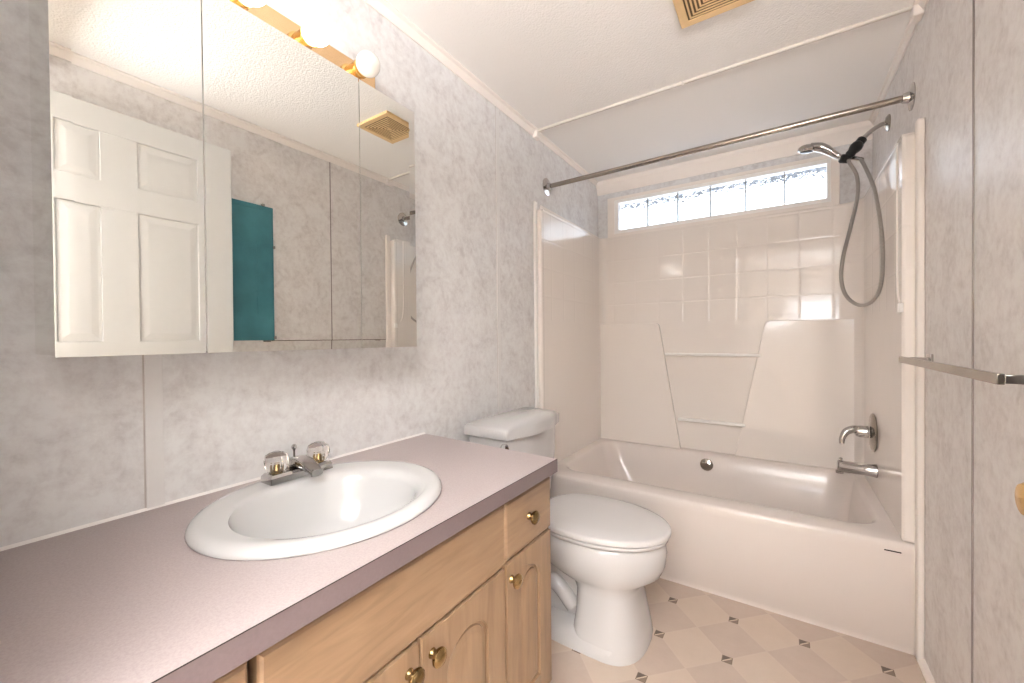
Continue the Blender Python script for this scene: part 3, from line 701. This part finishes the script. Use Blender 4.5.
# ------------------------------------------------------------------ toilet
TY = 1.498
to = thing('toilet', 'white elongated toilet between the vanity and the tub', 'toilet', (-0.72, TY, 0))
def egg(xf, xb, hw, z, n=40, yc=TY, pf=2.0, pb=2.6, xm=None):
    """egg outline: xf front tip, xb back, widest at xm"""
    xm = (xf * .42 + xb * .58) if xm is None else xm
    out = []
    for i in range(n):
        t = 2 * PI * i / n; c, s_ = math.cos(t), math.sin(t)
        if c >= 0: x = xm + (xf - xm) * abs(c) ** (2 / pf); y = hw * math.copysign(abs(s_) ** (2 / pf), s_)
        else: x = xm - (xm - xb) * abs(c) ** (2 / pb); y = hw * math.copysign(abs(s_) ** (2 / pb), s_)
        out.append(V(x, yc + y, z))
    return out
b = MB()
# front column flaring up to the bowl and rim
C_ = dict(pf=2.5, pb=5, xm=-.53)
b.loft([egg(-0.400, -0.66, 0.170, 0.0, **C_), egg(-0.399, -0.66, 0.170, 0.012, **C_), egg(-0.406, -0.65, 0.163, 0.05, **C_), egg(-0.422, -0.64, 0.150, 0.13, **C_), egg(-0.432, -0.64, 0.142, 0.20, **C_),
        egg(-0.424, -0.66, 0.143, 0.228, pf=2.4, pb=4, xm=-.54), egg(-0.392, -0.74, 0.156, 0.246, pf=2.2, pb=3, xm=-.56), egg(-0.357, -0.80, 0.170, 0.268, xm=-.58), egg(-0.344, -0.83, 0.179, 0.30, xm=-.59), egg(-0.340, -0.84, 0.182, 0.34, xm=-.59), egg(-0.345, -0.85, 0.179, 0.378, xm=-.59), egg(-0.354, -0.84, 0.170, 0.388, xm=-.59)])
# plinth foot, trapway and tank shelf
b.loft([egg(-0.44, -0.95, 0.171, 0.0, pf=4, pb=3, xm=-.56), egg(-0.44, -0.95, 0.167, 0.040, pf=4, pb=3, xm=-.56), egg(-0.46, -0.94, 0.145, 0.060, pf=4, pb=3, xm=-.56)])
b.loft([egg(-0.56, -0.91, 0.082, 0.045, pf=3, pb=4), egg(-0.56, -0.92, 0.080, 0.20, pf=3, pb=4), egg(-0.56, -0.97, 0.105, 0.30, pf=3, pb=4), egg(-0.60, -1.03, 0.125, 0.35, pf=3, pb=4), egg(-0.60, -1.05, 0.130, 0.386, pf=3, pb=5)])
b.build('bowl', M['china'], to, angle=50)
MB().tube([V(-0.66, TY - .085, 0.10), V(-0.74, TY - .088, 0.17), V(-0.82, TY - .088, 0.12), V(-0.86, TY - .086, 0.06)], 0.03, n=14, smooth=5).build('trapway', M['china'], to)
st = MB()
st.loft([egg(-0.345, -0.83, 0.178, 0.3885, xm=-.60), egg(-0.334, -0.832, 0.186, 0.3925, xm=-.60), egg(-0.332, -0.832, 0.187, 0.402, xm=-.60), egg(-0.333, -0.832, 0.186, 0.4035, xm=-.60), egg(-0.352, -0.83, 0.169, 0.4045, xm=-.60)])
st.build('seat', M['seatplastic'], to, angle=60)
ld = MB()
ld.loft([egg(-0.350, -0.83, 0.171, 0.4085, xm=-.60), egg(-0.326, -0.833, 0.191, 0.4105, xm=-.60), egg(-0.325, -0.833, 0.192, 0.423, xm=-.60), egg(-0.328, -0.83, 0.189, 0.4275, xm=-.60), egg(-0.336, -0.82, 0.182, 0.4295, xm=-.60), egg(-0.42, -0.76, 0.11, 0.4305, xm=-.60), egg(-0.5, -0.68, 0.04, 0.431, xm=-.60)])
ld.build('seat_lid', M['seatplastic'], to, angle=60)
for y in (TY - .07, TY + .07):
    MB().lathe([(0.014, 0), (0.014, 0.02), (0.010, 0.026)], (-0.842, y, 0.3865), (0, 0, 1), 16).build('hinge', M['seatplastic'], to)
for sgn in (-1, 1):
    MB().lathe([(0.012, 0), (0.011, 0.010), (0.005, 0.014)], (-0.76, TY + sgn * 0.115, 0.062), (0, 0, 1), 16).build('bolt_cap', M['seatplastic'], to)
TK = 1.525
def tank_ring(q, z, bulge=0.0, hw=0.208, xf=-0.873, xb=-1.085):
    pts = []
    n = 22
    # back edge
    pts.append(V(xb + q, TK - hw + q, z)); 
    for i in range(n + 1):
        t = -1 + 2 * i / n
        sm = max(0, min(1, (1.0 - abs(t)) / 0.75)); x = xf - q + bulge * sm * sm * (3 - 2 * sm) - 0.008 * max(0, (abs(t) - .9) / .1) ** 2
        pts.append(V(x, TK + t * (hw - q), z))
    pts.append(V(xb + q, TK + hw - q, z))
    return pts
MB().loft([tank_ring(.012, .387, .010, .198, -.905), tank_ring(.006, .40, .012, .200, -.902), tank_ring(0, .55, .020, .206, -.895), tank_ring(0, .715, .025, .211, -.890)]).build('tank', M['china'], to, bevel=0.006, segs=3, angle=40)
def lid_ring(q, z, dome):
    pts = tank_ring(q, z, 0.038, 0.226, -0.877, -1.098)
    return [V(p_.x, p_.y, z + dome * (1 - ((p_.y - TK) / .226) ** 2)) for p_ in pts]
lr = [lid_ring(.008, .7155, 0), lid_ring(.001, .719, 0), lid_ring(0, .752, .010), lid_ring(.003, .760, .016), lid_ring(.012, .765, .024), lid_ring(.035, .767, .028), lid_ring(.075, .768, .030)]
MB().loft(lr).build('tank_lid', M['china'], to, angle=60)
fl = MB().lathe([(0.020, 0), (0.020, 0.004), (0.016, 0.006), (0.015, 0.003), (0.004, 0.003)], (-0.905, TK - .2065, 0.683), (0, -1, 0), 24)
fl.build('flush_button', M['chrome'], to)
MB().tube([V(XL + .004, 1.33, 0.16), V(XL + .03, 1.33, 0.16), V(-1.06, 1.335, 0.20), V(-1.05, 1.36, 0.30), V(-1.045, 1.38, 0.388)], 0.005, n=10, smooth=5).build('supply_line', M['chrome'], to)
